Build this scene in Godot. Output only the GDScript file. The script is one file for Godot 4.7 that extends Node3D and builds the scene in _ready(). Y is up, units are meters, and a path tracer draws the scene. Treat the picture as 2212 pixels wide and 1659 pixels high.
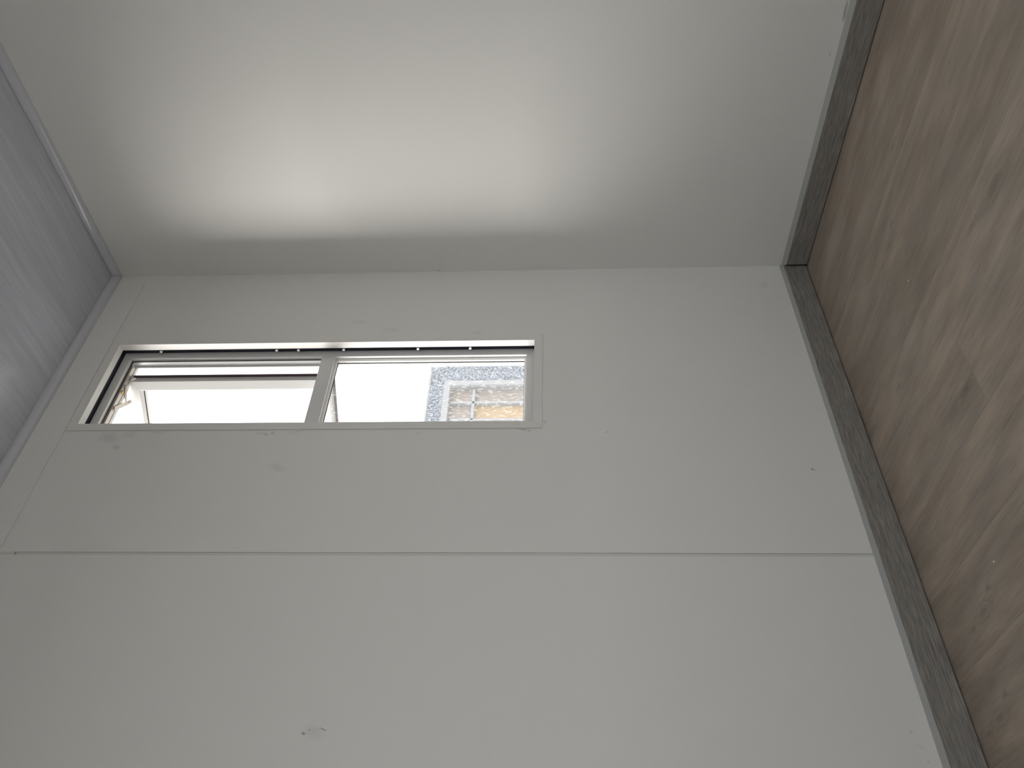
extends Node3D
# Corner of a small panel-built cabin, photographed with the phone turned on its side:
# the left of the picture is up. World: y up, window wall on z = 0, plain wall on x = 0, room at x < 0, z > 0.

const CEIL := 2.457
const ROOM_X := -2.9
const ROOM_Z := 2.5
var M := {}
var rng := RandomNumberGenerator.new()

# ---------------------------------------------------------------- mesh helpers
func begin() -> SurfaceTool:
	var st := SurfaceTool.new()
	st.begin(Mesh.PRIMITIVE_TRIANGLES)
	st.set_smooth_group(-1)
	return st

func tri(st: SurfaceTool, a: Vector3, b: Vector3, c: Vector3, n: Vector3, ua := Vector2.ZERO, ub := Vector2.ZERO, uc := Vector2.ZERO) -> void:
	var pts := [a, b, c]
	var uvs := [ua, ub, uc]
	if (b - a).cross(c - a).dot(n) > 0.0:   # front faces run clockwise
		pts = [a, c, b]
		uvs = [ua, uc, ub]
	for i in 3:
		st.set_normal(n)
		st.set_uv(uvs[i])
		st.add_vertex(pts[i])

func quad(st: SurfaceTool, a: Vector3, b: Vector3, c: Vector3, d: Vector3, n: Vector3, ua := Vector2.ZERO, ub := Vector2.ZERO, uc := Vector2.ZERO, ud := Vector2.ZERO) -> void:
	tri(st, a, b, c, n, ua, ub, uc)
	tri(st, a, c, d, n, ua, uc, ud)

# box with chamfered edges; uv in metres on each face
func box(st: SurfaceTool, lo: Vector3, hi: Vector3, ch := 0.0) -> void:
	var mid := (lo + hi) * 0.5
	var h := (hi - lo) * 0.5
	for ax in 3:
		var u := (ax + 1) % 3
		var v := (ax + 2) % 3
		for s in [-1.0, 1.0]:
			var n := Vector3.ZERO
			n[ax] = s
			var p: Array[Vector3] = []
			var uv: Array[Vector2] = []
			for q in [[-1, -1], [1, -1], [1, 1], [-1, 1]]:
				var w := mid
				w[ax] += s * h[ax]
				w[u] += q[0] * (h[u] - ch)
				w[v] += q[1] * (h[v] - ch)
				p.append(w)
				uv.append(Vector2(w[u], w[v]))
			quad(st, p[0], p[1], p[2], p[3], n, uv[0], uv[1], uv[2], uv[3])
	if ch <= 0.0:
		return
	for ax in 3:
		var u := (ax + 1) % 3
		var v := (ax + 2) % 3
		for su in [-1.0, 1.0]:
			for sv in [-1.0, 1.0]:
				var n := Vector3.ZERO
				n[u] = su
				n[v] = sv
				var p: Array[Vector3] = []
				for q in [[-1, 0], [1, 0], [1, 1], [-1, 1]]:
					var w := mid
					w[ax] += q[0] * (h[ax] - ch)
					w[u] += su * (h[u] - (ch if q[1] == 1 else 0.0))
					w[v] += sv * (h[v] - (ch if q[1] == 0 else 0.0))
					p.append(w)
				quad(st, p[0], p[1], p[2], p[3], n.normalized())
	for sx in [-1.0, 1.0]:
		for sy in [-1.0, 1.0]:
			for sz in [-1.0, 1.0]:
				var s := Vector3(sx, sy, sz)
				var c := mid + s * h
				tri(st, c - Vector3(0, sy, sz) * ch, c - Vector3(sx, 0, sz) * ch, c - Vector3(sx, sy, 0) * ch, s.normalized())

# a closed profile in the (U, V) plane swept from O along T; m0 / m1 mitre the ends along U
func prism(st: SurfaceTool, prof: PackedVector2Array, O: Vector3, U: Vector3, V: Vector3, T: Vector3, m0 := 0.0, m1 := 0.0, smooth := false) -> void:
	var t := T.normalized()
	var n := prof.size()
	var area := 0.0
	for i in n:
		area += prof[i].cross(prof[(i + 1) % n])
	var sgn := 1.0 if area > 0.0 else -1.0
	var run := 0.0
	var normals: Array[Vector3] = []
	for i in n:
		var e := prof[(i + 1) % n] - prof[i]
		normals.append(((U * e.y - V * e.x) * sgn).normalized())
	for i in n:
		var a := prof[i]
		var b := prof[(i + 1) % n]
		var e := b - a
		var nn: Vector3 = normals[i]
		var a0 := O + U * a.x + V * a.y + t * a.x * m0
		var b0 := O + U * b.x + V * b.y + t * b.x * m0
		var a1 := O + T + U * a.x + V * a.y - t * a.x * m1
		var b1 := O + T + U * b.x + V * b.y - t * b.x * m1
		var L := T.length()
		var na := nn
		var nb := nn
		if smooth:
			var prev: Vector3 = normals[(i + n - 1) % n]
			var next: Vector3 = normals[(i + 1) % n]
			if prev.dot(nn) > 0.85: na = (prev + nn).normalized()
			if next.dot(nn) > 0.85: nb = (next + nn).normalized()
		var P := [a0, b0, b1, a1]
		var N := [na, nb, nb, na]
		var UV := [Vector2(0, run), Vector2(0, run + e.length()), Vector2(L, run + e.length()), Vector2(L, run)]
		for f in [[0, 1, 2], [0, 2, 3]]:
			var o: Array = f
			if (P[f[1]] - P[f[0]]).cross(P[f[2]] - P[f[0]]).dot(nn) > 0.0:
				o = [f[0], f[2], f[1]]
			for k in o:
				st.set_normal(N[k])
				st.set_uv(UV[k])
				st.add_vertex(P[k])
		run += e.length()
	var idx := Geometry2D.triangulate_polygon(prof)
	for k in range(0, idx.size(), 3):
		for end in 2:
			var q: Array[Vector3] = []
			for j in 3:
				var a := prof[idx[k + j]]
				q.append(O + T * end + U * a.x + V * a.y + t * a.x * (m0 if end == 0 else -m1))
			tri(st, q[0], q[1], q[2], t if end == 1 else -t)

# a bar of rectangular section between two points
func bar(st: SurfaceTool, a: Vector3, b: Vector3, width: float, thick: float, up := Vector3.UP) -> void:
	var t := (b - a).normalized()
	var s := t.cross(up).normalized()
	var w := width * 0.5
	var h := thick * 0.5
	prism(st, PackedVector2Array([Vector2(-w, -h), Vector2(w, -h), Vector2(w, h), Vector2(-w, h)]), a, s, up, b - a)

# an upright round pin, head chamfered
func pin(st: SurfaceTool, c: Vector3, r: float, y0: float, y1: float, axis := Vector3.UP) -> void:
	var s := axis.cross(Vector3(0.3, 0.2, 1)).normalized()
	var prof := PackedVector2Array()
	for i in 14:
		prof.append(Vector2.from_angle(TAU * i / 14.0) * r)
	prism(st, prof, c + axis * y0, s, axis.cross(s).normalized(), axis * (y1 - y0), 0, 0, true)

func obj(called: String, st: SurfaceTool, mat: Material, parent: Node3D = self) -> MeshInstance3D:
	var o := MeshInstance3D.new()
	o.name = called
	o.mesh = st.commit()
	o.material_override = mat
	o.cast_shadow = GeometryInstance3D.SHADOW_CASTING_SETTING_ON
	parent.add_child(o, true)
	return o

func tag(o: Node3D, label: String, category: String, kind := "", group := "") -> Node3D:
	o.set_meta("label", label)
	o.set_meta("category", category)
	if kind != "": o.set_meta("kind", kind)
	if group != "": o.set_meta("group", group)
	return o

func base(called: String, at := Vector3.ZERO, parent: Node3D = self) -> Node3D:
	var o := Node3D.new()
	o.name = called
	o.position = at
	parent.add_child(o, true)
	return o

# ---------------------------------------------------------------- textures
func noise(seed_: int, freq: float, oct := 3) -> FastNoiseLite:
	var f := FastNoiseLite.new()
	f.seed = seed_
	f.noise_type = FastNoiseLite.TYPE_SIMPLEX_SMOOTH
	f.frequency = freq
	f.fractal_type = FastNoiseLite.FRACTAL_FBM
	f.fractal_octaves = oct
	return f

func bytes_to_tex(data: PackedByteArray, w: int, h: int, alpha := false) -> ImageTexture:
	return ImageTexture.create_from_image(Image.create_from_data(w, h, false, Image.FORMAT_RGBA8 if alpha else Image.FORMAT_RGB8, data))

# one floor board, `across` x `along` metres; knots: [u, v, radius across, radius along, strength]
func board_tex(seed_: int, across: float, along: float, w: int, h: int, tone: Color, knots: Array) -> ImageTexture:
	var cloud := noise(seed_, 1.0, 3)
	var streak := noise(seed_ + 1, 1.0, 3)
	var fine := noise(seed_ + 2, 1.0, 2)
	var hue := noise(seed_ + 3, 1.0, 2)
	var data := PackedByteArray()
	data.resize(w * h * 3)
	var k := 0
	for j in h:
		var y := along * j / h
		for i in w:
			var x := across * i / w
			var bend := 0.0
			var dark := 0.0
			for kn in knots:
				var dx: float = (x - kn[0] * across) / kn[2]
				var dy: float = (y - kn[1] * along) / kn[3]
				var r := dx * dx + dy * dy
				if r < 9.0:
					var e := exp(-r * 1.3)
					dark += kn[4] * e * (0.75 + 0.25 * sin(sqrt(r) * 9.0))
					bend += 0.012 * dx * e
			var xx := x + bend
			var c := cloud.get_noise_2d(xx * 11.0, y * 3.2)
			var s := streak.get_noise_2d(xx * 60.0, y * 2.2)
			var f := fine.get_noise_2d(xx * 420.0, y * 11.0)
			var hh := hue.get_noise_2d(xx * 12.0, y * 3.0)
			var v := 1.0 + 0.125 * c + 0.045 * s + 0.04 * f - dark
			if f < -0.38: v -= 0.05
			data[k] = int(clampf(tone.r * (v + 0.018 * hh), 0, 1) * 255)
			data[k + 1] = int(clampf(tone.g * v, 0, 1) * 255)
			data[k + 2] = int(clampf(tone.b * (v - 0.015 * hh), 0, 1) * 255)
			k += 3
	return bytes_to_tex(data, w, h)

func grain_tex(seed_: int, w: int, h: int, fx: float, fy: float, tone: Color, amp: float, fine_amp: float) -> ImageTexture:
	var a := noise(seed_, 1.0, 3)
	var b := noise(seed_ + 7, 1.0, 2)
	var data := PackedByteArray()
	data.resize(w * h * 3)
	var k := 0
	for j in h:
		for i in w:
			var s := a.get_noise_2d(i * fx, j * fy)
			var f := b.get_noise_2d(i * fx * 2.3, j * fy * 6.0)
			var v := 1.0 + amp * s + fine_amp * f
			data[k] = int(clampf(tone.r * v, 0, 1) * 255)
			data[k + 1] = int(clampf(tone.g * v, 0, 1) * 255)
			data[k + 2] = int(clampf(tone.b * v, 0, 1) * 255)
			k += 3
	return bytes_to_tex(data, w, h)

# white painted panel with dirty finger marks and scuffs; marks: [x, y, rx, ry, strength, turn] in metres on the panel
func wall_tex(seed_: int, w: int, h: int, sx: float, sy: float, tone: Color, marks: Array) -> ImageTexture:
	var img := Image.create(w, h, false, Image.FORMAT_RGB8)
	img.fill(tone)
	var n := noise(seed_, 1.0, 4)
	for m in marks:
		var reach: float = maxf(m[2], m[3]) * 1.9
		var ca := cos(m[5] as float)
		var sa := sin(m[5] as float)
		for j in range(maxi(0, int((m[1] - reach) / sy * h)), mini(h, int((m[1] + reach) / sy * h) + 2)):
			for i in range(maxi(0, int((m[0] - reach) / sx * w)), mini(w, int((m[0] + reach) / sx * w) + 2)):
				var dx: float = (i + 0.5) * sx / w - m[0]
				var dy: float = (j + 0.5) * sy / h - m[1]
				var u: float = (dx * ca + dy * sa) / m[2]
				var v: float = (-dx * sa + dy * ca) / m[3]
				var r := sqrt(u * u + v * v) + 0.45 * n.get_noise_2d(i * 0.09, j * 0.09)
				var e := clampf(1.25 - r, 0.0, 1.0)
				if e <= 0.0: continue
				var g: float = 1.0 - m[4] * e * (0.65 + 0.55 * n.get_noise_2d(i * 0.31 + 90.0, j * 0.31))
				var c := img.get_pixel(i, j)
				img.set_pixel(i, j, Color(c.r * g, c.g * g, c.b * g))
	return ImageTexture.create_from_image(img)

func mat(c: Color, rough := 0.6, metal := 0.0) -> StandardMaterial3D:
	var m := StandardMaterial3D.new()
	m.albedo_color = c
	m.roughness = rough
	m.metallic = metal
	return m

func textured(t: Texture2D, rough := 0.6, scale := Vector3.ONE) -> StandardMaterial3D:
	var m := mat(Color.WHITE, rough)
	m.albedo_texture = t
	m.uv1_scale = scale
	return m

# ---------------------------------------------------------------- scene
func _ready() -> void:
	rng.seed = 11
	var cam := Camera3D.new()
	cam.name = "camera"
	add_child(cam)
	var ix := Vector3(0.02890544, -0.99860706, -0.0441408)     # the picture's right is (almost) down
	var iy := Vector3(-0.73039738, 0.00904666, -0.68296254)    # the picture's down
	cam.transform = Transform3D(Basis(ix, -iy, ix.cross(-iy)).orthonormalized(), Vector3(-2.18118, 0.87712, 1.7420))
	cam.fov = 52.348
	cam.near = 0.02
	cam.current = true

	var env := Environment.new()
	var sky := Sky.new()
	var sm := ProceduralSkyMaterial.new()      # bright, even overcast
	sm.sky_top_color = Color(0.97, 0.985, 1.0)
	sm.sky_horizon_color = Color(1.0, 0.995, 0.985)
	sm.ground_bottom_color = Color(0.42, 0.42, 0.41)
	sm.ground_horizon_color = Color(0.6, 0.6, 0.59)
	sm.sun_angle_max = 0.0
	sky.sky_material = sm
	env.background_mode = Environment.BG_SKY
	env.sky = sky
	env.background_energy_multiplier = 3.0
	env.tonemap_mode = Environment.TONE_MAPPER_LINEAR
	env.tonemap_exposure = 1.0
	env.sdfgi_enabled = true
	env.ssao_enabled = true
	env.ssil_enabled = true
	var we := WorldEnvironment.new()
	we.name = "environment"
	we.environment = env
	add_child(we)

	# sun veiled by thin cloud: low to the left of the window, soft-edged
	var sun := DirectionalLight3D.new()
	sun.name = "sun"
	sun.light_color = Color(1.0, 0.985, 0.965)
	sun.light_energy = 1.42
	sun.light_angular_distance = 46.0
	sun.shadow_enabled = true
	sun.look_at_from_position(Vector3.ZERO, Vector3(1.0, -0.50, 0.92), Vector3.UP)
	add_child(sun)

	make_materials()
	build_walls()
	build_floor()
	build_ceiling_and_trims()
	build_baseboards()
	build_window()
	build_outside()
	build_crumbs()

func make_materials() -> void:
	var white := Color(0.90, 0.896, 0.882)
	M.wall = mat(white, 0.5)
	M.wall_side = textured(wall_tex(5, 1024, 1024, ROOM_Z, CEIL, white, [[0.745, 0.098, 0.012, 0.0015, 0.35, 0.0], [0.86, 0.086, 0.03, 0.004, 0.4, 0.05], [0.005, 1.276, 0.002, 0.008, 0.4, 0.0]]), 0.5, Vector3(1.0 / ROOM_Z, 1.0 / CEIL, 1))
	# marks given as distance left of the corner (x) and height (y)
	M.wall_window = textured(wall_tex(21, 1024, 2048, 1.146, 2.36, white, [
		[0.753, 2.19, 0.020, 0.034, 0.10, 0.3], [0.790, 2.155, 0.008, 0.012, 0.14, 0.2], [0.742, 2.13, 0.012, 0.02, 0.07, 0.0], [0.735, 2.05, 0.006, 0.03, 0.06, 0.0],
		[0.739, 1.70, 0.006, 0.006, 0.20, 0.0], [0.744, 1.72, 0.006, 0.010, 0.14, 0.3], [0.741, 1.74, 0.005, 0.009, 0.08, 0.0],
		[0.734, 1.625, 0.0016, 0.022, 0.16, -0.35], [0.743, 0.722, 0.003, 0.004, 0.25, 0.0], [0.744, 1.27, 0.003, 0.01, 0.1, 0.0],
		[0.877, 0.175, 0.0035, 0.0045, 0.5, 0.0], [0.881, 0.169, 0.0022, 0.003, 0.3, 0.0],
		[0.733, 0.962, 0.004, 0.014, 0.22, 0.2], [0.736, 0.945, 0.003, 0.007, 0.2, 0.0], [0.701, 0.902, 0.004, 0.004, 0.2, 0.0], [0.708, 0.899, 0.003, 0.006, 0.14, 0.5],
		[0.866, 1.656, 0.014, 0.03, 0.06, 0.4], [0.30, 1.41, 0.01, 0.03, 0.05, 0.2], [0.26, 1.52, 0.008, 0.03, 0.05, 0.1], [0.32, 1.12, 0.01, 0.02, 0.05, 0.2],
		[0.352, 1.90, 0.006, 0.06, 0.05, 0.0], [0.10, 0.155, 0.02, 0.01, 0.06, 0.2]]), 0.5, Vector3(1.0 / 1.146, 1.0 / 2.36, 1))
	M.wall_far = textured(wall_tex(33, 1024, 2048, 1.146, 2.36, white, [
		[0.441, 1.427, 0.003, 0.005, 0.5, 0.4], [0.432, 1.385, 0.002, 0.009, 0.45, 0.35], [0.438, 1.405, 0.014, 0.022, 0.07, 0.5], [0.434, 1.415, 0.002, 0.003, 0.3, 0.0],
		[0.421, 0.128, 0.003, 0.004, 0.14, 0.0], [0.450, 0.118, 0.002, 0.010, 0.07, 0.5], [0.48, 0.112, 0.002, 0.004, 0.16, 0.4]]), 0.5, Vector3(1.0 / 1.146, 1.0 / 2.36, 1))
	M.pvc = mat(Color(0.865, 0.862, 0.855), 0.35)
	M.casing = mat(Color(0.895, 0.89, 0.872), 0.4)
	M.strip = mat(Color(0.835, 0.83, 0.81), 0.55)
	M.rubber = mat(Color(0.10, 0.10, 0.115), 0.6)
	M.rubber_red = mat(Color(0.30, 0.23, 0.25), 0.55)
	M.foam = mat(Color(0.37, 0.38, 0.43), 0.9)
	M.steel = mat(Color(0.80, 0.765, 0.735), 0.35, 0.4)
	M.brass = mat(Color(0.82, 0.70, 0.42), 0.35, 0.6)
	M.ceiling = textured(grain_tex(3, 1024, 512, 0.042, 0.0036, Color(0.765, 0.77, 0.812), 0.05, 0.03), 0.21, Vector3(1.0 / 2.0, 1.0 / 2.5, 1))
	M.cornice = mat(Color(0.78, 0.785, 0.815), 0.05)
	M.cornice.metallic_specular = 0.9
	M.ceiling.metallic_specular = 0.8
	M.skirting = textured(grain_tex(12, 1024, 200, 0.007, 0.22, Color(0.535, 0.52, 0.50), 0.24, 0.26), 0.5, Vector3(1.0 / 0.9, 1.0 / 0.12, 1))
	M.skirting_cap = mat(Color(0.66, 0.665, 0.65), 0.5)
	M.dark = mat(Color(0.12, 0.115, 0.105), 0.8)
	M.crumb = mat(Color(0.93, 0.92, 0.88), 0.7)
	M.facade = textured(grain_tex(40, 512, 512, 0.075, 0.075, Color(0.445, 0.47, 0.51), 0.8, 1.1), 0.9, Vector3(0.7, 0.7, 1))
	M.far_white = mat(Color(0.62, 0.63, 0.65), 0.9)
	M.far_frame = mat(Color(0.62, 0.62, 0.63), 0.6)
	M.roof = mat(Color(0.62, 0.63, 0.64), 0.8)
	M.side = mat(Color(0.55, 0.55, 0.54), 0.7)
	M.curtain_grey = textured(grain_tex(50, 256, 256, 0.2, 0.02, Color(0.60, 0.56, 0.53), 0.12, 0.08), 0.7, Vector3(2, 1, 1))
	M.curtain_tan = textured(grain_tex(51, 256, 256, 0.2, 0.02, Color(0.70, 0.60, 0.47), 0.12, 0.06), 0.7, Vector3(2, 1, 1))
	M.ground = textured(grain_tex(60, 256, 256, 0.2, 0.2, Color(0.70, 0.69, 0.67), 0.15, 0.1), 0.9, Vector3(0.5, 0.5, 1))
	var g := mat(Color(0.97, 0.99, 0.98, 0.04), 0.02)
	g.transparency = BaseMaterial3D.TRANSPARENCY_ALPHA
	M.glass = g
	# water spots, smears and bits of grit dried on the fixed pane
	var w := 512
	var h := 1024
	var spots := noise(70, 0.16, 2)
	var smear := noise(71, 1.0, 3)
	var mask := noise(72, 0.006, 2)
	var data := PackedByteArray()
	data.resize(w * h * 4)
	var k := 0
	for j in h:
		for i in w:
			var a := 0.0
			var sp := spots.get_noise_2d(i, j)
			var ms := mask.get_noise_2d(i, j)
			if sp > 0.16 - 0.15 * ms: a += 0.30
			var se := smear.get_noise_2d(i * 0.05, j * 0.012)
			if se > 0.30: a += 0.26
			data[k] = 235; data[k + 1] = 238; data[k + 2] = 240
			data[k + 3] = int(clampf(a, 0, 0.6) * 255)
			k += 4
	var d := mat(Color.WHITE, 0.9)
	d.albedo_texture = bytes_to_tex(data, w, h, true)
	d.transparency = BaseMaterial3D.TRANSPARENCY_ALPHA
	d.backlight_enabled = true
	d.backlight = Color(1, 1, 1)
	M.dirt = d

# ---------------------------------------------------------------- walls
# a flat slab facing +z with an optional hole; uv = distance left of the corner, height
func slab(st: SurfaceTool, x0: float, x1: float, y0: float, y1: float, depth: float, hole := Rect2()) -> void:
	var rects := [Rect2(x0, y0, x1 - x0, y1 - y0)]
	if hole.size.x > 0.0:
		var hx0 := hole.position.x
		var hx1 := hole.end.x
		var hy0 := hole.position.y
		var hy1 := hole.end.y
		rects = [Rect2(x0, y0, x1 - x0, hy0 - y0), Rect2(x0, hy1, x1 - x0, y1 - hy1), Rect2(x0, hy0, hx0 - x0, hy1 - hy0), Rect2(hx1, hy0, x1 - hx1, hy1 - hy0)]
		for e in [[hx0, hy0, hx0, hy1, Vector3(1, 0, 0)], [hx1, hy0, hx1, hy1, Vector3(-1, 0, 0)], [hx0, hy0, hx1, hy0, Vector3(0, 1, 0)], [hx0, hy1, hx1, hy1, Vector3(0, -1, 0)]]:
			quad(st, Vector3(e[0], e[1], 0), Vector3(e[2], e[3], 0), Vector3(e[2], e[3], -depth), Vector3(e[0], e[1], -depth), e[4])
	for r in rects:
		var a := Vector3(r.position.x, r.position.y, 0)
		var b := Vector3(r.end.x, r.position.y, 0)
		var c := Vector3(r.end.x, r.end.y, 0)
		var d := Vector3(r.position.x, r.end.y, 0)
		var o := Vector3(0, 0, -depth)
		var f := func(p: Vector3) -> Vector2: return Vector2(x1 - p.x, p.y)
		quad(st, a, b, c, d, Vector3.BACK, f.call(a), f.call(b), f.call(c), f.call(d))
		quad(st, a + o, b + o, c + o, d + o, Vector3.FORWARD)
	for e in [[x0, y0, x0, y1, Vector3(-1, 0, 0)], [x1, y0, x1, y1, Vector3(1, 0, 0)], [x0, y0, x1, y0, Vector3(0, -1, 0)], [x0, y1, x1, y1, Vector3(0, 1, 0)]]:
		quad(st, Vector3(e[0], e[1], 0), Vector3(e[2], e[3], 0), Vector3(e[2], e[3], -depth), Vector3(e[0], e[1], -depth), e[4])

const HOLE := Rect2(-0.726, 0.922, 0.390, 1.402)   # opening for the window: x -0.726 .. -0.336, y 0.922 .. 2.324

func build_walls() -> void:
	var T := 0.075
	# window wall: panels up to a groove, a header strip above it, joint strips between the panels
	var wn := base("wall_north")
	tag(wn, "white panelled wall with the tall narrow window and the panel joint", "wall", "structure")
	var st := begin()
	slab(st, -1.1385, 0.0, 0.0, 2.3300, T, HOLE)
	obj("wall_panel", st, M.wall_window, wn)
	st = begin()
	slab(st, -1.1385 - 0.0085 - 1.146, -1.1470, 0.0, 2.3300, T)
	obj("wall_panel", st, M.wall_far, wn)
	st = begin()
	slab(st, ROOM_X - 0.1, -1.147 - 1.146 - 0.0085, 0.0, 2.3300, T)
	obj("wall_panel", st, M.wall, wn)
	st = begin()
	slab(st, ROOM_X - 0.1, 0.0, 2.3395, CEIL + 0.08, T)
	obj("header_panel", st, M.wall, wn)
	# the panels' rounded top edges turn back into a shallow groove that stops short of the corner
	st = begin()
	box(st, Vector3(-0.042, 2.3300, -T), Vector3(0.0, 2.3395, 0.0))
	prism(st, PackedVector2Array([Vector2(0, 0), Vector2(0.0030, -0.0003), Vector2(0.0060, -0.0010), Vector2(0.0095, -0.0024), Vector2(0.0096, -T), Vector2(0, -T)]), Vector3(ROOM_X - 0.1, 2.3300, 0), Vector3.UP, Vector3.BACK, Vector3(-0.042 - ROOM_X + 0.1, 0, 0), 0, 0, true)
	obj("groove", st, M.wall, wn)
	for x in [-1.1470, -1.147 - 1.146 - 0.0085]:
		st = begin()
		box(st, Vector3(x + 0.0007, 0.0, -T), Vector3(x + 0.0078, 2.289, -0.0008), 0.0003)
		box(st, Vector3(x, 2.2935, -T), Vector3(x + 0.0085, 2.3300, -0.00002))
		box(st, Vector3(x - 0.002, 0.0, -T), Vector3(x + 0.0105, 2.33, -0.006))
		obj("joint_strip", st, M.strip, wn)

	# plain wall at the right of the window
	var we := begin()
	quad(we, Vector3(0, 0, 0), Vector3(0, 0, ROOM_Z), Vector3(0, CEIL, ROOM_Z), Vector3(0, CEIL, 0), Vector3.LEFT, Vector2(0, 0), Vector2(ROOM_Z, 0), Vector2(ROOM_Z, CEIL), Vector2(0, CEIL))
	quad(we, Vector3(T, -0.0, -T), Vector3(T, 0, ROOM_Z + T), Vector3(T, CEIL + 0.08, ROOM_Z + T), Vector3(T, CEIL + 0.08, -T), Vector3.RIGHT)
	quad(we, Vector3(0, CEIL, -T), Vector3(0, CEIL, ROOM_Z + T), Vector3(T, CEIL + 0.08, ROOM_Z + T), Vector3(T, CEIL + 0.08, -T), Vector3.UP)
	quad(we, Vector3(0, 0, -T), Vector3(T, 0, -T), Vector3(T, CEIL + 0.08, -T), Vector3(0, CEIL + 0.08, -T), Vector3.FORWARD)
	quad(we, Vector3(0, 0, ROOM_Z), Vector3(T, 0, ROOM_Z), Vector3(T, CEIL + 0.08, ROOM_Z), Vector3(0, CEIL + 0.08, ROOM_Z), Vector3.BACK)
	quad(we, Vector3(0, 0, -T), Vector3(0, 0, ROOM_Z + T), Vector3(T, 0, ROOM_Z + T), Vector3(T, 0, -T), Vector3.DOWN)
	tag(obj("wall_east", we, M.wall_side), "plain white wall with no joint, brightened beside the window", "wall", "structure")

	# the two walls behind the camera, with an open doorway that lights the room from behind
	st = begin()
	box(st, Vector3(ROOM_X - T, 0.0, -T), Vector3(ROOM_X, CEIL + 0.08, ROOM_Z + T))
	tag(obj("wall_west", st, M.wall), "plain white wall behind the camera, away from the window corner", "wall", "structure")
	st = begin()
	var d0 := -2.60
	var d1 := -0.55
	var e0 := 0.75
	var e1 := 2.20
	box(st, Vector3(ROOM_X, 0.0, ROOM_Z), Vector3(d0, CEIL + 0.08, ROOM_Z + T))
	box(st, Vector3(d1, 0.0, ROOM_Z), Vector3(0.0, CEIL + 0.08, ROOM_Z + T))
	box(st, Vector3(d0, e1, ROOM_Z), Vector3(d1, CEIL + 0.08, ROOM_Z + T))
	box(st, Vector3(d0, 0.0, ROOM_Z), Vector3(d1, e0, ROOM_Z + T))
	tag(obj("wall_south", st, M.wall), "white wall behind the camera with the larger window", "wall", "structure")
	var w2 := base("window_2", Vector3(0, 0, ROOM_Z))
	tag(w2, "larger white window behind the camera", "window", "structure")
	ring(d0, d1, e0, e1, PackedVector2Array([Vector2(0, 0.02), Vector2(0.045, 0.02), Vector2(0.045, 0.08), Vector2(0, 0.08)]), M.pvc, w2, ["frame_head", "frame_sill", "frame_jamb", "frame_jamb"], 0.0)
	st = begin()
	box(st, Vector3(d0 + 0.044, e0 + 0.044, 0.045), Vector3(d1 - 0.044, e1 - 0.044, 0.051))
	obj("pane", st, M.glass, w2)

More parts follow.
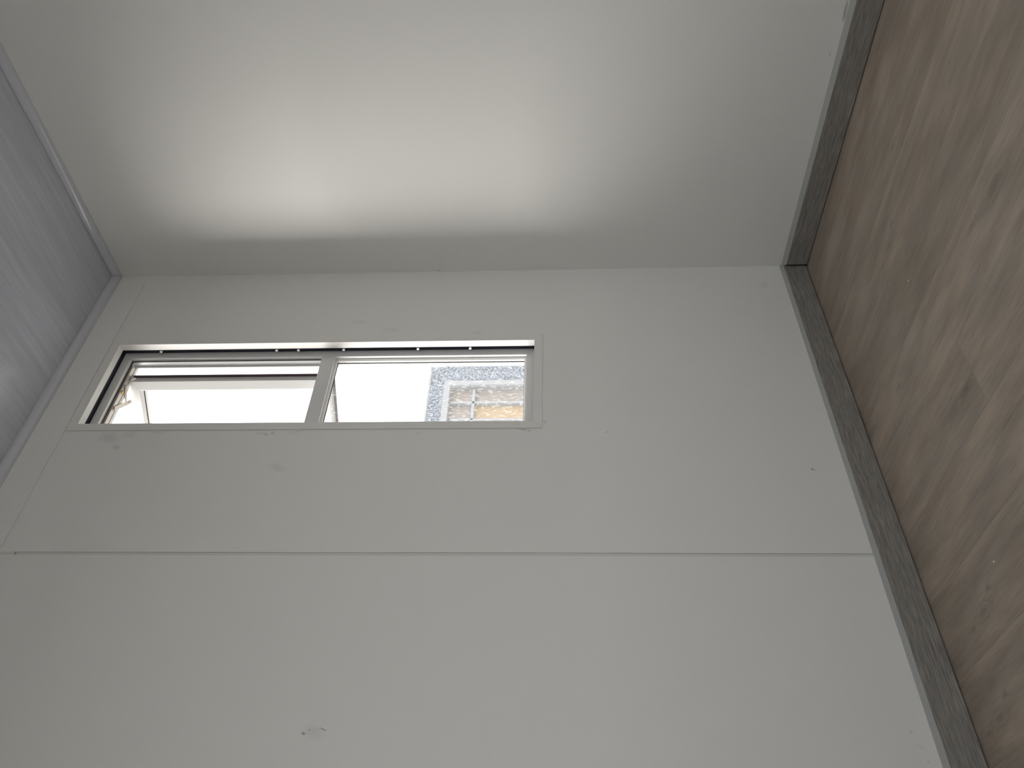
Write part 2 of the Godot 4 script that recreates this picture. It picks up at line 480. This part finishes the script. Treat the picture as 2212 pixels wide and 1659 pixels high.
# ---------------------------------------------------------------- floor
func build_floor() -> void:
	var fl := base("floor")
	tag(fl, "grey-brown wood-look plank floor below the grey baseboards", "floor", "structure")
	var st := begin()
	box(st, Vector3(ROOM_X - 0.075, -0.12, -0.075), Vector3(0.075, -0.004, ROOM_Z + 0.075))
	obj("subfloor", st, M.dark, fl)
	var tone := Color(0.635, 0.583, 0.525)
	var W := 0.18
	var L := 1.22
	var looks: Array[StandardMaterial3D] = []
	var kn := [
		[[0.43, 0.964, 0.010, 0.030, 0.26], [0.40, 0.90, 0.018, 0.07, 0.10], [0.8, 0.35, 0.006, 0.02, 0.2]],      # ends in a knot
		[[0.667, 0.30, 0.007, 0.020, 0.22], [0.655, 0.787, 0.030, 0.085, 0.20], [0.7, 0.70, 0.012, 0.03, 0.12]],
		[[0.25, 0.55, 0.005, 0.03, 0.16], [0.8, 0.2, 0.006, 0.02, 0.14]],
		[[0.6, 0.62, 0.014, 0.07, 0.14], [0.2, 0.85, 0.005, 0.016, 0.2]],
		[],
		[[0.35, 0.42, 0.020, 0.05, 0.16], [0.5, 0.46, 0.006, 0.012, 0.22], [0.3, 0.37, 0.006, 0.016, 0.2]]]
	for i in 6:
		var t := tone
		var k: float = [1.0, 1.03, 0.97, 1.0, 0.95, 0.99][i]
		looks.append(textured(board_tex(100 + 13 * i, W, L, 224, 1152, Color(t.r * k, t.g * k, t.b * k), kn[i]), 0.42))
	var row := 0
	var x := -0.925 + W * 6.0       # joints found in the photograph lie at x = -0.925 and every board width from there
	while x > ROOM_X:
		var x1 := minf(x, 0.0)
		var x0 := maxf(x - W, ROOM_X)
		var end := 1.15 + 0.06 * fposmod(row * 0.43, 1.0) if row < 7 else 0.72 + fposmod(row * 0.37, 0.46)
		if row == 6: end = 0.525                 # the board x -1.105 .. -0.925 ends at z = 0.525
		if row == 5: end = 1.10
		var z := end - L
		var n := 0
		while z < ROOM_Z:
			var z0 := maxf(z, 0.0)
			var z1 := minf(z + L, ROOM_Z)
			if z1 - z0 > 0.01 and x1 - x0 > 0.01:
				var pick := (row * 5 + n * 3 + 2) % 6
				if row == 6 and n == 0: pick = 0
				elif row == 5 and n == 0: pick = 1
				elif row == 8 and n == 0: pick = 5
				elif pick < 2: pick += 2
				st = begin()
				var g := 0.0001
				var c := 0.0002
				var a := Vector3(x0 + g, 0, z0 + g)
				var b := Vector3(x1 - g, 0, z1 - g)
				var f := func(px: float, pz: float) -> Vector2: return Vector2((px - (x - W)) / W, (pz - z) / L)
				quad(st, Vector3(a.x + c, 0, a.z + c), Vector3(b.x - c, 0, a.z + c), Vector3(b.x - c, 0, b.z - c), Vector3(a.x + c, 0, b.z - c), Vector3.UP, f.call(a.x, a.z), f.call(b.x, a.z), f.call(b.x, b.z), f.call(a.x, b.z))
				for e in [[a.x, a.z, b.x, a.z, Vector3(0, 0, -1)], [a.x, b.z, b.x, b.z, Vector3(0, 0, 1)], [a.x, a.z, a.x, b.z, Vector3(-1, 0, 0)], [b.x, a.z, b.x, b.z, Vector3(1, 0, 0)]]:
					var s: Vector3 = e[4]
					var p := Vector3(e[0], -c, e[1])
					var q := Vector3(e[2], -c, e[3])
					var along := (q - p).normalized() * c
					quad(st, p, q, q - s * c + Vector3(0, c, 0) - along, p - s * c + Vector3(0, c, 0) + along, (s + Vector3.UP).normalized(), f.call(p.x, p.z), f.call(q.x, q.z), f.call(q.x, q.z), f.call(p.x, p.z))
					quad(st, p, q, q + Vector3(0, -0.004 + c, 0), p + Vector3(0, -0.004 + c, 0), s, f.call(p.x, p.z), f.call(q.x, q.z), f.call(q.x, q.z), f.call(p.x, p.z))
				obj("plank", st, looks[pick], fl)
			z += L
			n += 1
		x -= W
		row += 1

# ---------------------------------------------------------------- ceiling, cornice strips
func build_ceiling_and_trims() -> void:
	var st := begin()
	var a := Vector3(ROOM_X - 0.0, CEIL, 0)
	var b := Vector3(0.0, CEIL, ROOM_Z)
	quad(st, a, Vector3(b.x, CEIL, a.z), b, Vector3(a.x, CEIL, b.z), Vector3.DOWN, Vector2(a.x, 0), Vector2(b.x, 0), Vector2(b.x, b.z), Vector2(a.x, b.z))
	box(st, Vector3(ROOM_X, CEIL + 0.002, 0.0), Vector3(0.0, CEIL + 0.08, ROOM_Z))
	tag(obj("ceiling", st, M.ceiling), "blue-grey streaked ceiling panel above both walls", "ceiling", "structure")
	# convex glossy strips in the angle of wall and ceiling
	var r := 0.0225
	var prof := PackedVector2Array([Vector2(0, 0)])
	for i in 13:
		var t := PI / 2 * i / 12.0
		# from the ceiling side down to the wall side, flattened bulge
		prof.append(Vector2(sin(PI / 2 - t), sin(t)) * r)
	# U: out from the wall, V: down
	st = begin()
	prism(st, prof, Vector3(0, CEIL - 0.0012, 0.0006), Vector3.LEFT, Vector3.DOWN, Vector3(0, 0, ROOM_Z), 1.0, 0.0, true)
	tag(obj("trim_1", st, M.cornice), "glossy grey cornice strip between the plain wall and the ceiling", "cornice", "structure")
	st = begin()
	prism(st, prof, Vector3(-0.0006, CEIL - 0.0004, 0), Vector3.BACK, Vector3.DOWN, Vector3(ROOM_X, 0, 0), 1.0, 0.0, true)
	tag(obj("trim_2", st, M.cornice), "grey cornice strip between the window wall and the ceiling", "cornice", "structure")

# ---------------------------------------------------------------- skirting
func build_baseboards() -> void:
	# [name, start, out of the wall, along, depth, front top, wall top, gap below, label]
	var list := [
		["baseboard_east", Vector3(0, 0, 0.0), Vector3.LEFT, Vector3(0, 0, ROOM_Z), 0.026, 0.0735, 0.0805, 0.0026, "grey wood-grain baseboard along the plain wall"],
		["baseboard_north", Vector3(0, 0, 0), Vector3.BACK, Vector3(ROOM_X, 0, 0), 0.015, 0.0785, 0.0865, 0.0032, "grey wood-grain baseboard along the window wall"]]
	for e in list:
		var bb := base(e[0])
		tag(bb, e[8], "baseboard", "structure")
		var U: Vector3 = e[2]
		var d: float = e[4]
		var m: float = 1.0
		var st := begin()
		prism(st, PackedVector2Array([Vector2(d - 0.006, e[7]), Vector2(d - 0.0006, e[7]), Vector2(d, e[7] + 0.0006), Vector2(d, e[5] - 0.0009), Vector2(d - 0.0006, e[5] - 0.0004), Vector2(d - 0.006, e[5] - 0.0004)]), e[1], U, Vector3.UP, e[3], m, 0)
		obj("front_board", st, M.skirting, bb)
		st = begin()
		prism(st, PackedVector2Array([Vector2(0, e[5] - 0.004), Vector2(d - 0.0007, e[5] - 0.0004), Vector2(d - 0.0012, e[5] + 0.0002), Vector2(0.001, e[6]), Vector2(0, e[6])]), e[1], U, Vector3.UP, e[3], m, 0)
		obj("top_cap", st, M.skirting_cap, bb)
		st = begin()
		prism(st, PackedVector2Array([Vector2(0, 0), Vector2(d - 0.008, 0), Vector2(d - 0.008, e[5] - 0.005), Vector2(0, e[5] - 0.005)]), e[1], U, Vector3.UP, e[3], m, 0)
		obj("backing", st, M.dark, bb)

# ---------------------------------------------------------------- window
# four mitred pieces round a rectangle; the profile's x runs inward from the outer edge, y out of the wall
func ring(x0: float, x1: float, y0: float, y1: float, prof: PackedVector2Array, material: Material, parent: Node3D, names: Array, gap := 0.0003, smooth := false) -> void:
	var sides := [
		[Vector3(x0, y1, 0), Vector3(x1, y1, 0), Vector3.DOWN], [Vector3(x0, y0, 0), Vector3(x1, y0, 0), Vector3.UP],
		[Vector3(x0, y0, 0), Vector3(x0, y1, 0), Vector3.RIGHT], [Vector3(x1, y0, 0), Vector3(x1, y1, 0), Vector3.LEFT]]
	for i in 4:
		var s: Array = sides[i]
		var t: Vector3 = (s[1] - s[0]).normalized() * gap
		var st := begin()
		prism(st, prof, s[0] + t, s[2], Vector3.BACK, s[1] - s[0] - t * 2.0, 1, 1, smooth)
		obj(names[i], st, material, parent)

func build_window() -> void:
	var w := base("window_1")
	tag(w, "tall narrow white window with an open casement above a fixed pane", "window", "structure")
	# inside casing: flat flange on the wall with a short leg into the opening
	ring(-0.7275, -0.3330, 0.9080, 2.3325, PackedVector2Array([Vector2(0, 0.0012), Vector2(0.0004, 0.0026), Vector2(0.0255, 0.0030), Vector2(0.0265, 0.0024), Vector2(0.0265, -0.0235), Vector2(0.0250, -0.0235), Vector2(0.0250, 0.0012)]),
		M.casing, w, ["casing_head", "casing_sill", "casing_jamb", "casing_jamb"], 0.0002)
	# dark unfinished gap between the casing and the frame
	ring(HOLE.position.x, HOLE.end.x, HOLE.position.y, HOLE.end.y, PackedVector2Array([Vector2(0, -0.001), Vector2(0.004, -0.001), Vector2(0.004, -0.058), Vector2(0.014, -0.058), Vector2(0.014, -0.070), Vector2(0, -0.070)]), M.foam, w, ["gap_filler", "gap_filler", "gap_filler", "gap_filler"], 0.0)
	# main frame
	var fx0 := -0.7125
	var fx1 := -0.3455
	var fy0 := 0.9335
	var fy1 := 2.3125
	var fp := PackedVector2Array([Vector2(0.0008, -0.050), Vector2(0.0262, -0.050), Vector2(0.0270, -0.0508), Vector2(0.0270, -0.0600), Vector2(0.0285, -0.0600), Vector2(0.0285, -0.098), Vector2(0, -0.098), Vector2(0, -0.0508)])
	ring(fx0, fx1, fy0, fy1, fp, M.pvc, w, ["frame_head", "frame_sill", "frame_jamb", "frame_jamb"])
	# transom between the casement and the fixed pane
	var my0 := 1.5930
	var my1 := 1.6370
	var st := begin()
	box(st, Vector3(fx0 + 0.0275, my0, -0.096), Vector3(fx1 - 0.0275, my1, -0.0502), 0.0008)
	obj("transom", st, M.pvc, w)
	# fixed pane: bead, gasket, glass, dirt dried on it
	var ix0 := fx0 + 0.0285
	var ix1 := fx1 - 0.0285
	ring(ix0, ix1, fy0 + 0.0285, my0, PackedVector2Array([Vector2(0, -0.061), Vector2(0.002, -0.061), Vector2(0.0055, -0.066), Vector2(0.0055, -0.074), Vector2(0, -0.074)]), M.pvc, w, ["bead_head", "bead_sill", "bead_jamb", "bead_jamb"])
	ring(ix0, ix1, fy0 + 0.0285, my0, PackedVector2Array([Vector2(0, -0.0742), Vector2(0.0068, -0.0742), Vector2(0.0068, -0.0778), Vector2(0, -0.0778)]), M.rubber, w, ["gasket", "gasket", "gasket", "gasket"], 0.0)
	st = begin()
	box(st, Vector3(ix0 + 0.001, fy0 + 0.0295, -0.084), Vector3(ix1 - 0.001, my0 - 0.001, -0.078))
	var gl := obj("fixed_glass", st, M.glass, w)
	st = begin()
	quad(st, Vector3(ix0 + 0.002, fy0 + 0.03, -0.0845), Vector3(ix1 - 0.002, fy0 + 0.03, -0.0845), Vector3(ix1 - 0.002, my0 - 0.002, -0.0845), Vector3(ix0 + 0.002, my0 - 0.002, -0.0845), Vector3.FORWARD, Vector2(0, 0), Vector2(1, 0), Vector2(1, 2), Vector2(0, 2))
	var dr := obj("dried_dirt", st, M.dirt, gl)
	dr.set_meta("kind", "stuff")
	dr.set_meta("label", "white water spots and smears dried on the glass")
	# glazing rebate bead of the upper light
	ring(ix0, ix1, my1, fy1 - 0.0285, PackedVector2Array([Vector2(0, -0.0605), Vector2(0.003, -0.0605), Vector2(0.003, -0.064), Vector2(0, -0.064)]), M.rubber, w, ["weather_seal", "weather_seal", "weather_seal", "weather_seal"], 0.0)
	ring(ix0, ix1, my1, fy1 - 0.0285, PackedVector2Array([Vector2(0, -0.086), Vector2(0.007, -0.086), Vector2(0.007, -0.098), Vector2(0, -0.098)]), M.pvc, w, ["outer_lip", "outer_lip", "outer_lip", "outer_lip"], 0.0)
	# casement sash, hinged at the right and pushed outward
	var sash := base("sash", Vector3(-0.450, 1.6085, -0.080), w)
	sash.rotation.y = deg_to_rad(-57.5)
	sash.set_meta("label", "open casement sash with a white frame")
	var sw := 0.325
	var sh := 0.665
	var sp := PackedVector2Array([Vector2(0.0006, 0), Vector2(0.0294, 0), Vector2(0.0305, -0.0011), Vector2(0.0335, -0.010), Vector2(0.0335, -0.041), Vector2(-0.012, -0.041), Vector2(-0.012, -0.0365), Vector2(0, -0.0365), Vector2(0, -0.0006)])
	ring(-sw, 0, 0, sh, sp, M.pvc, sash, ["sash_rail", "sash_rail", "sash_stile", "sash_stile"], 0.0002)
	ring(-sw, 0, 0, sh, PackedVector2Array([Vector2(-0.0125, -0.0362), Vector2(-0.0065, -0.0330), Vector2(-0.0035, -0.0362)]), M.rubber_red, sash, ["seal", "seal", "seal", "seal"], 0.0)
	ring(-sw, 0, 0, sh, PackedVector2Array([Vector2(0.033, -0.0185), Vector2(0.0352, -0.0185), Vector2(0.0352, -0.0215), Vector2(0.033, -0.0215)]), M.rubber, sash, ["glass_seal", "glass_seal", "glass_seal", "glass_seal"], 0.0)
	st = begin()
	box(st, Vector3(-sw + 0.032, 0.032, -0.0275), Vector3(-0.032, sh - 0.032, -0.0218))
	obj("sash_glass", st, M.glass, sash)
	# friction stay under the frame head: track, two arms, rivets, brass slider
	var fs := base("friction_stay", Vector3.ZERO, w)
	fs.set_meta("label", "steel friction stay under the frame head")
	var y := 2.2755
	st = begin()
	box(st, Vector3(ix0 + 0.01, y + 0.003, -0.0850), Vector3(ix1 - 0.012, y + 0.0085, -0.0680), 0.0008)
	obj("track", st, M.steel, fs)
	var pA := Vector3(-0.574, y, -0.075)
	var pB := Vector3(-0.500, y - 0.001, -0.125)
	var pC := Vector3(-0.473, y, -0.076)
	st = begin()
	bar(st, pA, pB + (pB - pA).normalized() * 0.012, 0.013, 0.0025)
	obj("arm", st, M.steel, fs)
	st = begin()
	bar(st, pC, pB + (pA - pB) * 0.25, 0.010, 0.0025)
	obj("arm", st, M.steel, fs)
	st = begin()
	for q in [pA, pB, pC]:
		pin(st, q, 0.0045, -0.004, 0.004)
	obj("rivet", st, M.steel, fs)
	st = begin()
	box(st, Vector3(-0.506, y - 0.002, -0.079), Vector3(-0.497, y + 0.003, -0.070), 0.001)
	obj("slider", st, M.brass, fs)
	# little fixing clips in the gap along the right jamb
	for cy in [1.788, 1.715, 1.5635, 1.317, 1.145, 2.18]:
		st = begin()
		pin(st, Vector3(-0.3560, cy, -0.0330), 0.0045, -0.004, 0.004, Vector3.RIGHT)
		obj("fixing_clip", st, M.pvc, w)

# ---------------------------------------------------------------- outside
func build_outside() -> void:
	var st := begin()
	box(st, Vector3(-60, -0.5, -60), Vector3(60, -0.35, 60))
	tag(obj("ground", st, M.ground), "grey paved ground outside the window", "ground", "structure")
	st = begin()
	for x in [ROOM_X + 0.2, -0.4]:
		for z in [0.1, ROOM_Z - 0.3]:
			box(st, Vector3(x, -0.35, z), Vector3(x + 0.2, -0.12, z + 0.2), 0.01)
	tag(obj("foundation", st, M.roof), "concrete blocks under the cabin floor", "foundation", "structure")

	# neighbouring house with a rough blue-grey wall and a curtained window
	var b := base("neighbour_building", Vector3(5.4, -0.35, -6.0))
	tag(b, "blue-grey rough building with a curtained window seen through the fixed pane", "building")
	var H := 2.89
	st = begin()
	var wx0 := -2.6
	var wx1 := -0.30
	var wy0 := 0.9
	var wy1 := 2.68
	for r in [[-4.5, 0.0, 0.0, wy0], [-4.5, wy1, 0.0, H], [-4.5, wy0, wx0, wy1], [wx1, wy0, 0.0, wy1]]:
		box(st, Vector3(r[0], r[1], -0.3), Vector3(r[2], r[3], 0.0))
	box(st, Vector3(-4.5, 0, -2.5), Vector3(0, H, -0.3))
	obj("wall", st, M.facade, b)
	st = begin()
	box(st, Vector3(-4.52, H, -2.52), Vector3(0.012, H + 0.035, 0.014), 0.01)
	obj("roof", st, M.roof, b)
	var wf := base("window", Vector3.ZERO, b)
	ring_at(wf, wx0, wx1, wy0, wy1, 0.07, M.far_frame, "window_frame")
	st = begin()
	box(st, Vector3(wx0 + 0.09, 2.27, -0.10), Vector3(wx1 - 0.09, 2.315, -0.03), 0.006)
	obj("transom", st, M.far_frame, wf)
	var mull := [-0.635, -0.935, -1.235, -1.535, -1.835, -2.135]
	for mx in mull:
		st = begin()
		box(st, Vector3(mx - 0.02, wy0 + 0.09, -0.10), Vector3(mx + 0.02, wy1 - 0.09, -0.03), 0.005)
		obj("mullion", st, M.far_frame, wf)
	var edges := [wx1 - 0.05, -0.635, -0.935, -1.235, -1.535, -1.835, -2.135, wx0 + 0.05]
	for i in 7:
		for j in 2:
			st = begin()
			var y0 := wy0 + 0.05 if j == 0 else 2.29
			var y1 := 2.29 if j == 0 else wy1 - 0.05
			box(st, Vector3(edges[i + 1], y0, -0.16), Vector3(edges[i], y1, -0.09))
			obj("curtain", st, M.curtain_tan if (j == 0 and i > 0) else M.curtain_grey, wf)

	# two cabins stacked beside this one, out of the picture: they keep the low sky off the opened sash
	var nb := base("stacked_cabins", Vector3(-3.3, -0.35, -1.15))
	tag(nb, "two stacked grey cabins beside the room, left of the window outside", "building")
	for i in 2:
		st = begin()
		box(st, Vector3(-6.0, 0.02 + 2.75 * i, 0.0), Vector3(0.0, 2.70 + 2.75 * i, 3.6), 0.03)
		obj("cabin_body", st, M.side, nb)
		st = begin()
		box(st, Vector3(-6.03, 2.60 + 2.75 * i, -0.03), Vector3(0.03, 2.77 + 2.75 * i, 3.63), 0.01)
		obj("roof_rail", st, M.roof, nb)

	# pale building further back with a sloping top edge
	st = begin()
	prism(st, PackedVector2Array([Vector2(-1.6, 0), Vector2(0.0, 0), Vector2(0.0, 2.77), Vector2(-0.15, 3.30), Vector2(-1.6, 3.36)]), Vector3(8.53, -0.35, -11.0), Vector3.RIGHT, Vector3.UP, Vector3(0, 0, 2.0))
	var pb := base("pale_building", Vector3.ZERO)
	tag(pb, "pale building with a sloping edge behind the blue-grey building", "building")
	obj("wall", st, M.far_white, pb)
	st = begin()
	bar(st, Vector3(8.53, 2.42, -8.985), Vector3(8.38, 2.95, -8.985), 0.04, 0.04, Vector3.BACK)
	obj("edge_trim", st, M.roof, pb)

func ring_at(parent: Node3D, x0: float, x1: float, y0: float, y1: float, wd: float, m: Material, called: String) -> void:
	ring(x0, x1, y0, y1, PackedVector2Array([Vector2(-0.02, -0.12), Vector2(wd, -0.12), Vector2(wd, 0.0), Vector2(wd - 0.01, 0.02), Vector2(-0.02, 0.02)]), m, parent, [called, called, called, called], 0.0)

# ---------------------------------------------------------------- bits on the floor
func build_crumbs() -> void:
	var list := [
		[Vector3(-1.348, 0, 0.319), 0.0030, "largest white crumb on the floor, a hand from the panelled wall baseboard"],
		[Vector3(-0.655, 0, 0.470), 0.0022, "white crumb on the floor near the corner of the two baseboards"],
		[Vector3(-1.392, 0, 0.234), 0.0014, "tiny white crumb on the floor between the largest crumb and the baseboard"]]
	for e in list:
		var st := begin()
		var r: float = e[1]
		var top: Array[Vector3] = []
		var low: Array[Vector3] = []
		for i in 7:
			var a := TAU * i / 7.0
			var k := rng.randf_range(0.7, 1.15)
			low.append(Vector3(cos(a) * r * k, 0.0, sin(a) * r * 0.6 * k))
			top.append(Vector3(cos(a) * r * k * 0.6, r * rng.randf_range(0.5, 0.8), sin(a) * r * 0.4 * k))
		for i in 7:
			var j := (i + 1) % 7
			var n := (low[i] + low[j]).normalized()
			quad(st, low[i], low[j], top[j], top[i], (n + Vector3(0, 0.5, 0)).normalized())
			tri(st, top[i], top[j], Vector3(0, r * 0.85, 0), Vector3.UP)
			tri(st, low[i], low[j], Vector3.ZERO, Vector3.DOWN)
		var o := obj("crumb", st, M.crumb)
		o.position = e[0]
		o.rotation.y = rng.randf_range(0, TAU)
		tag(o, e[2], "crumb", "", "white crumbs on the floor")
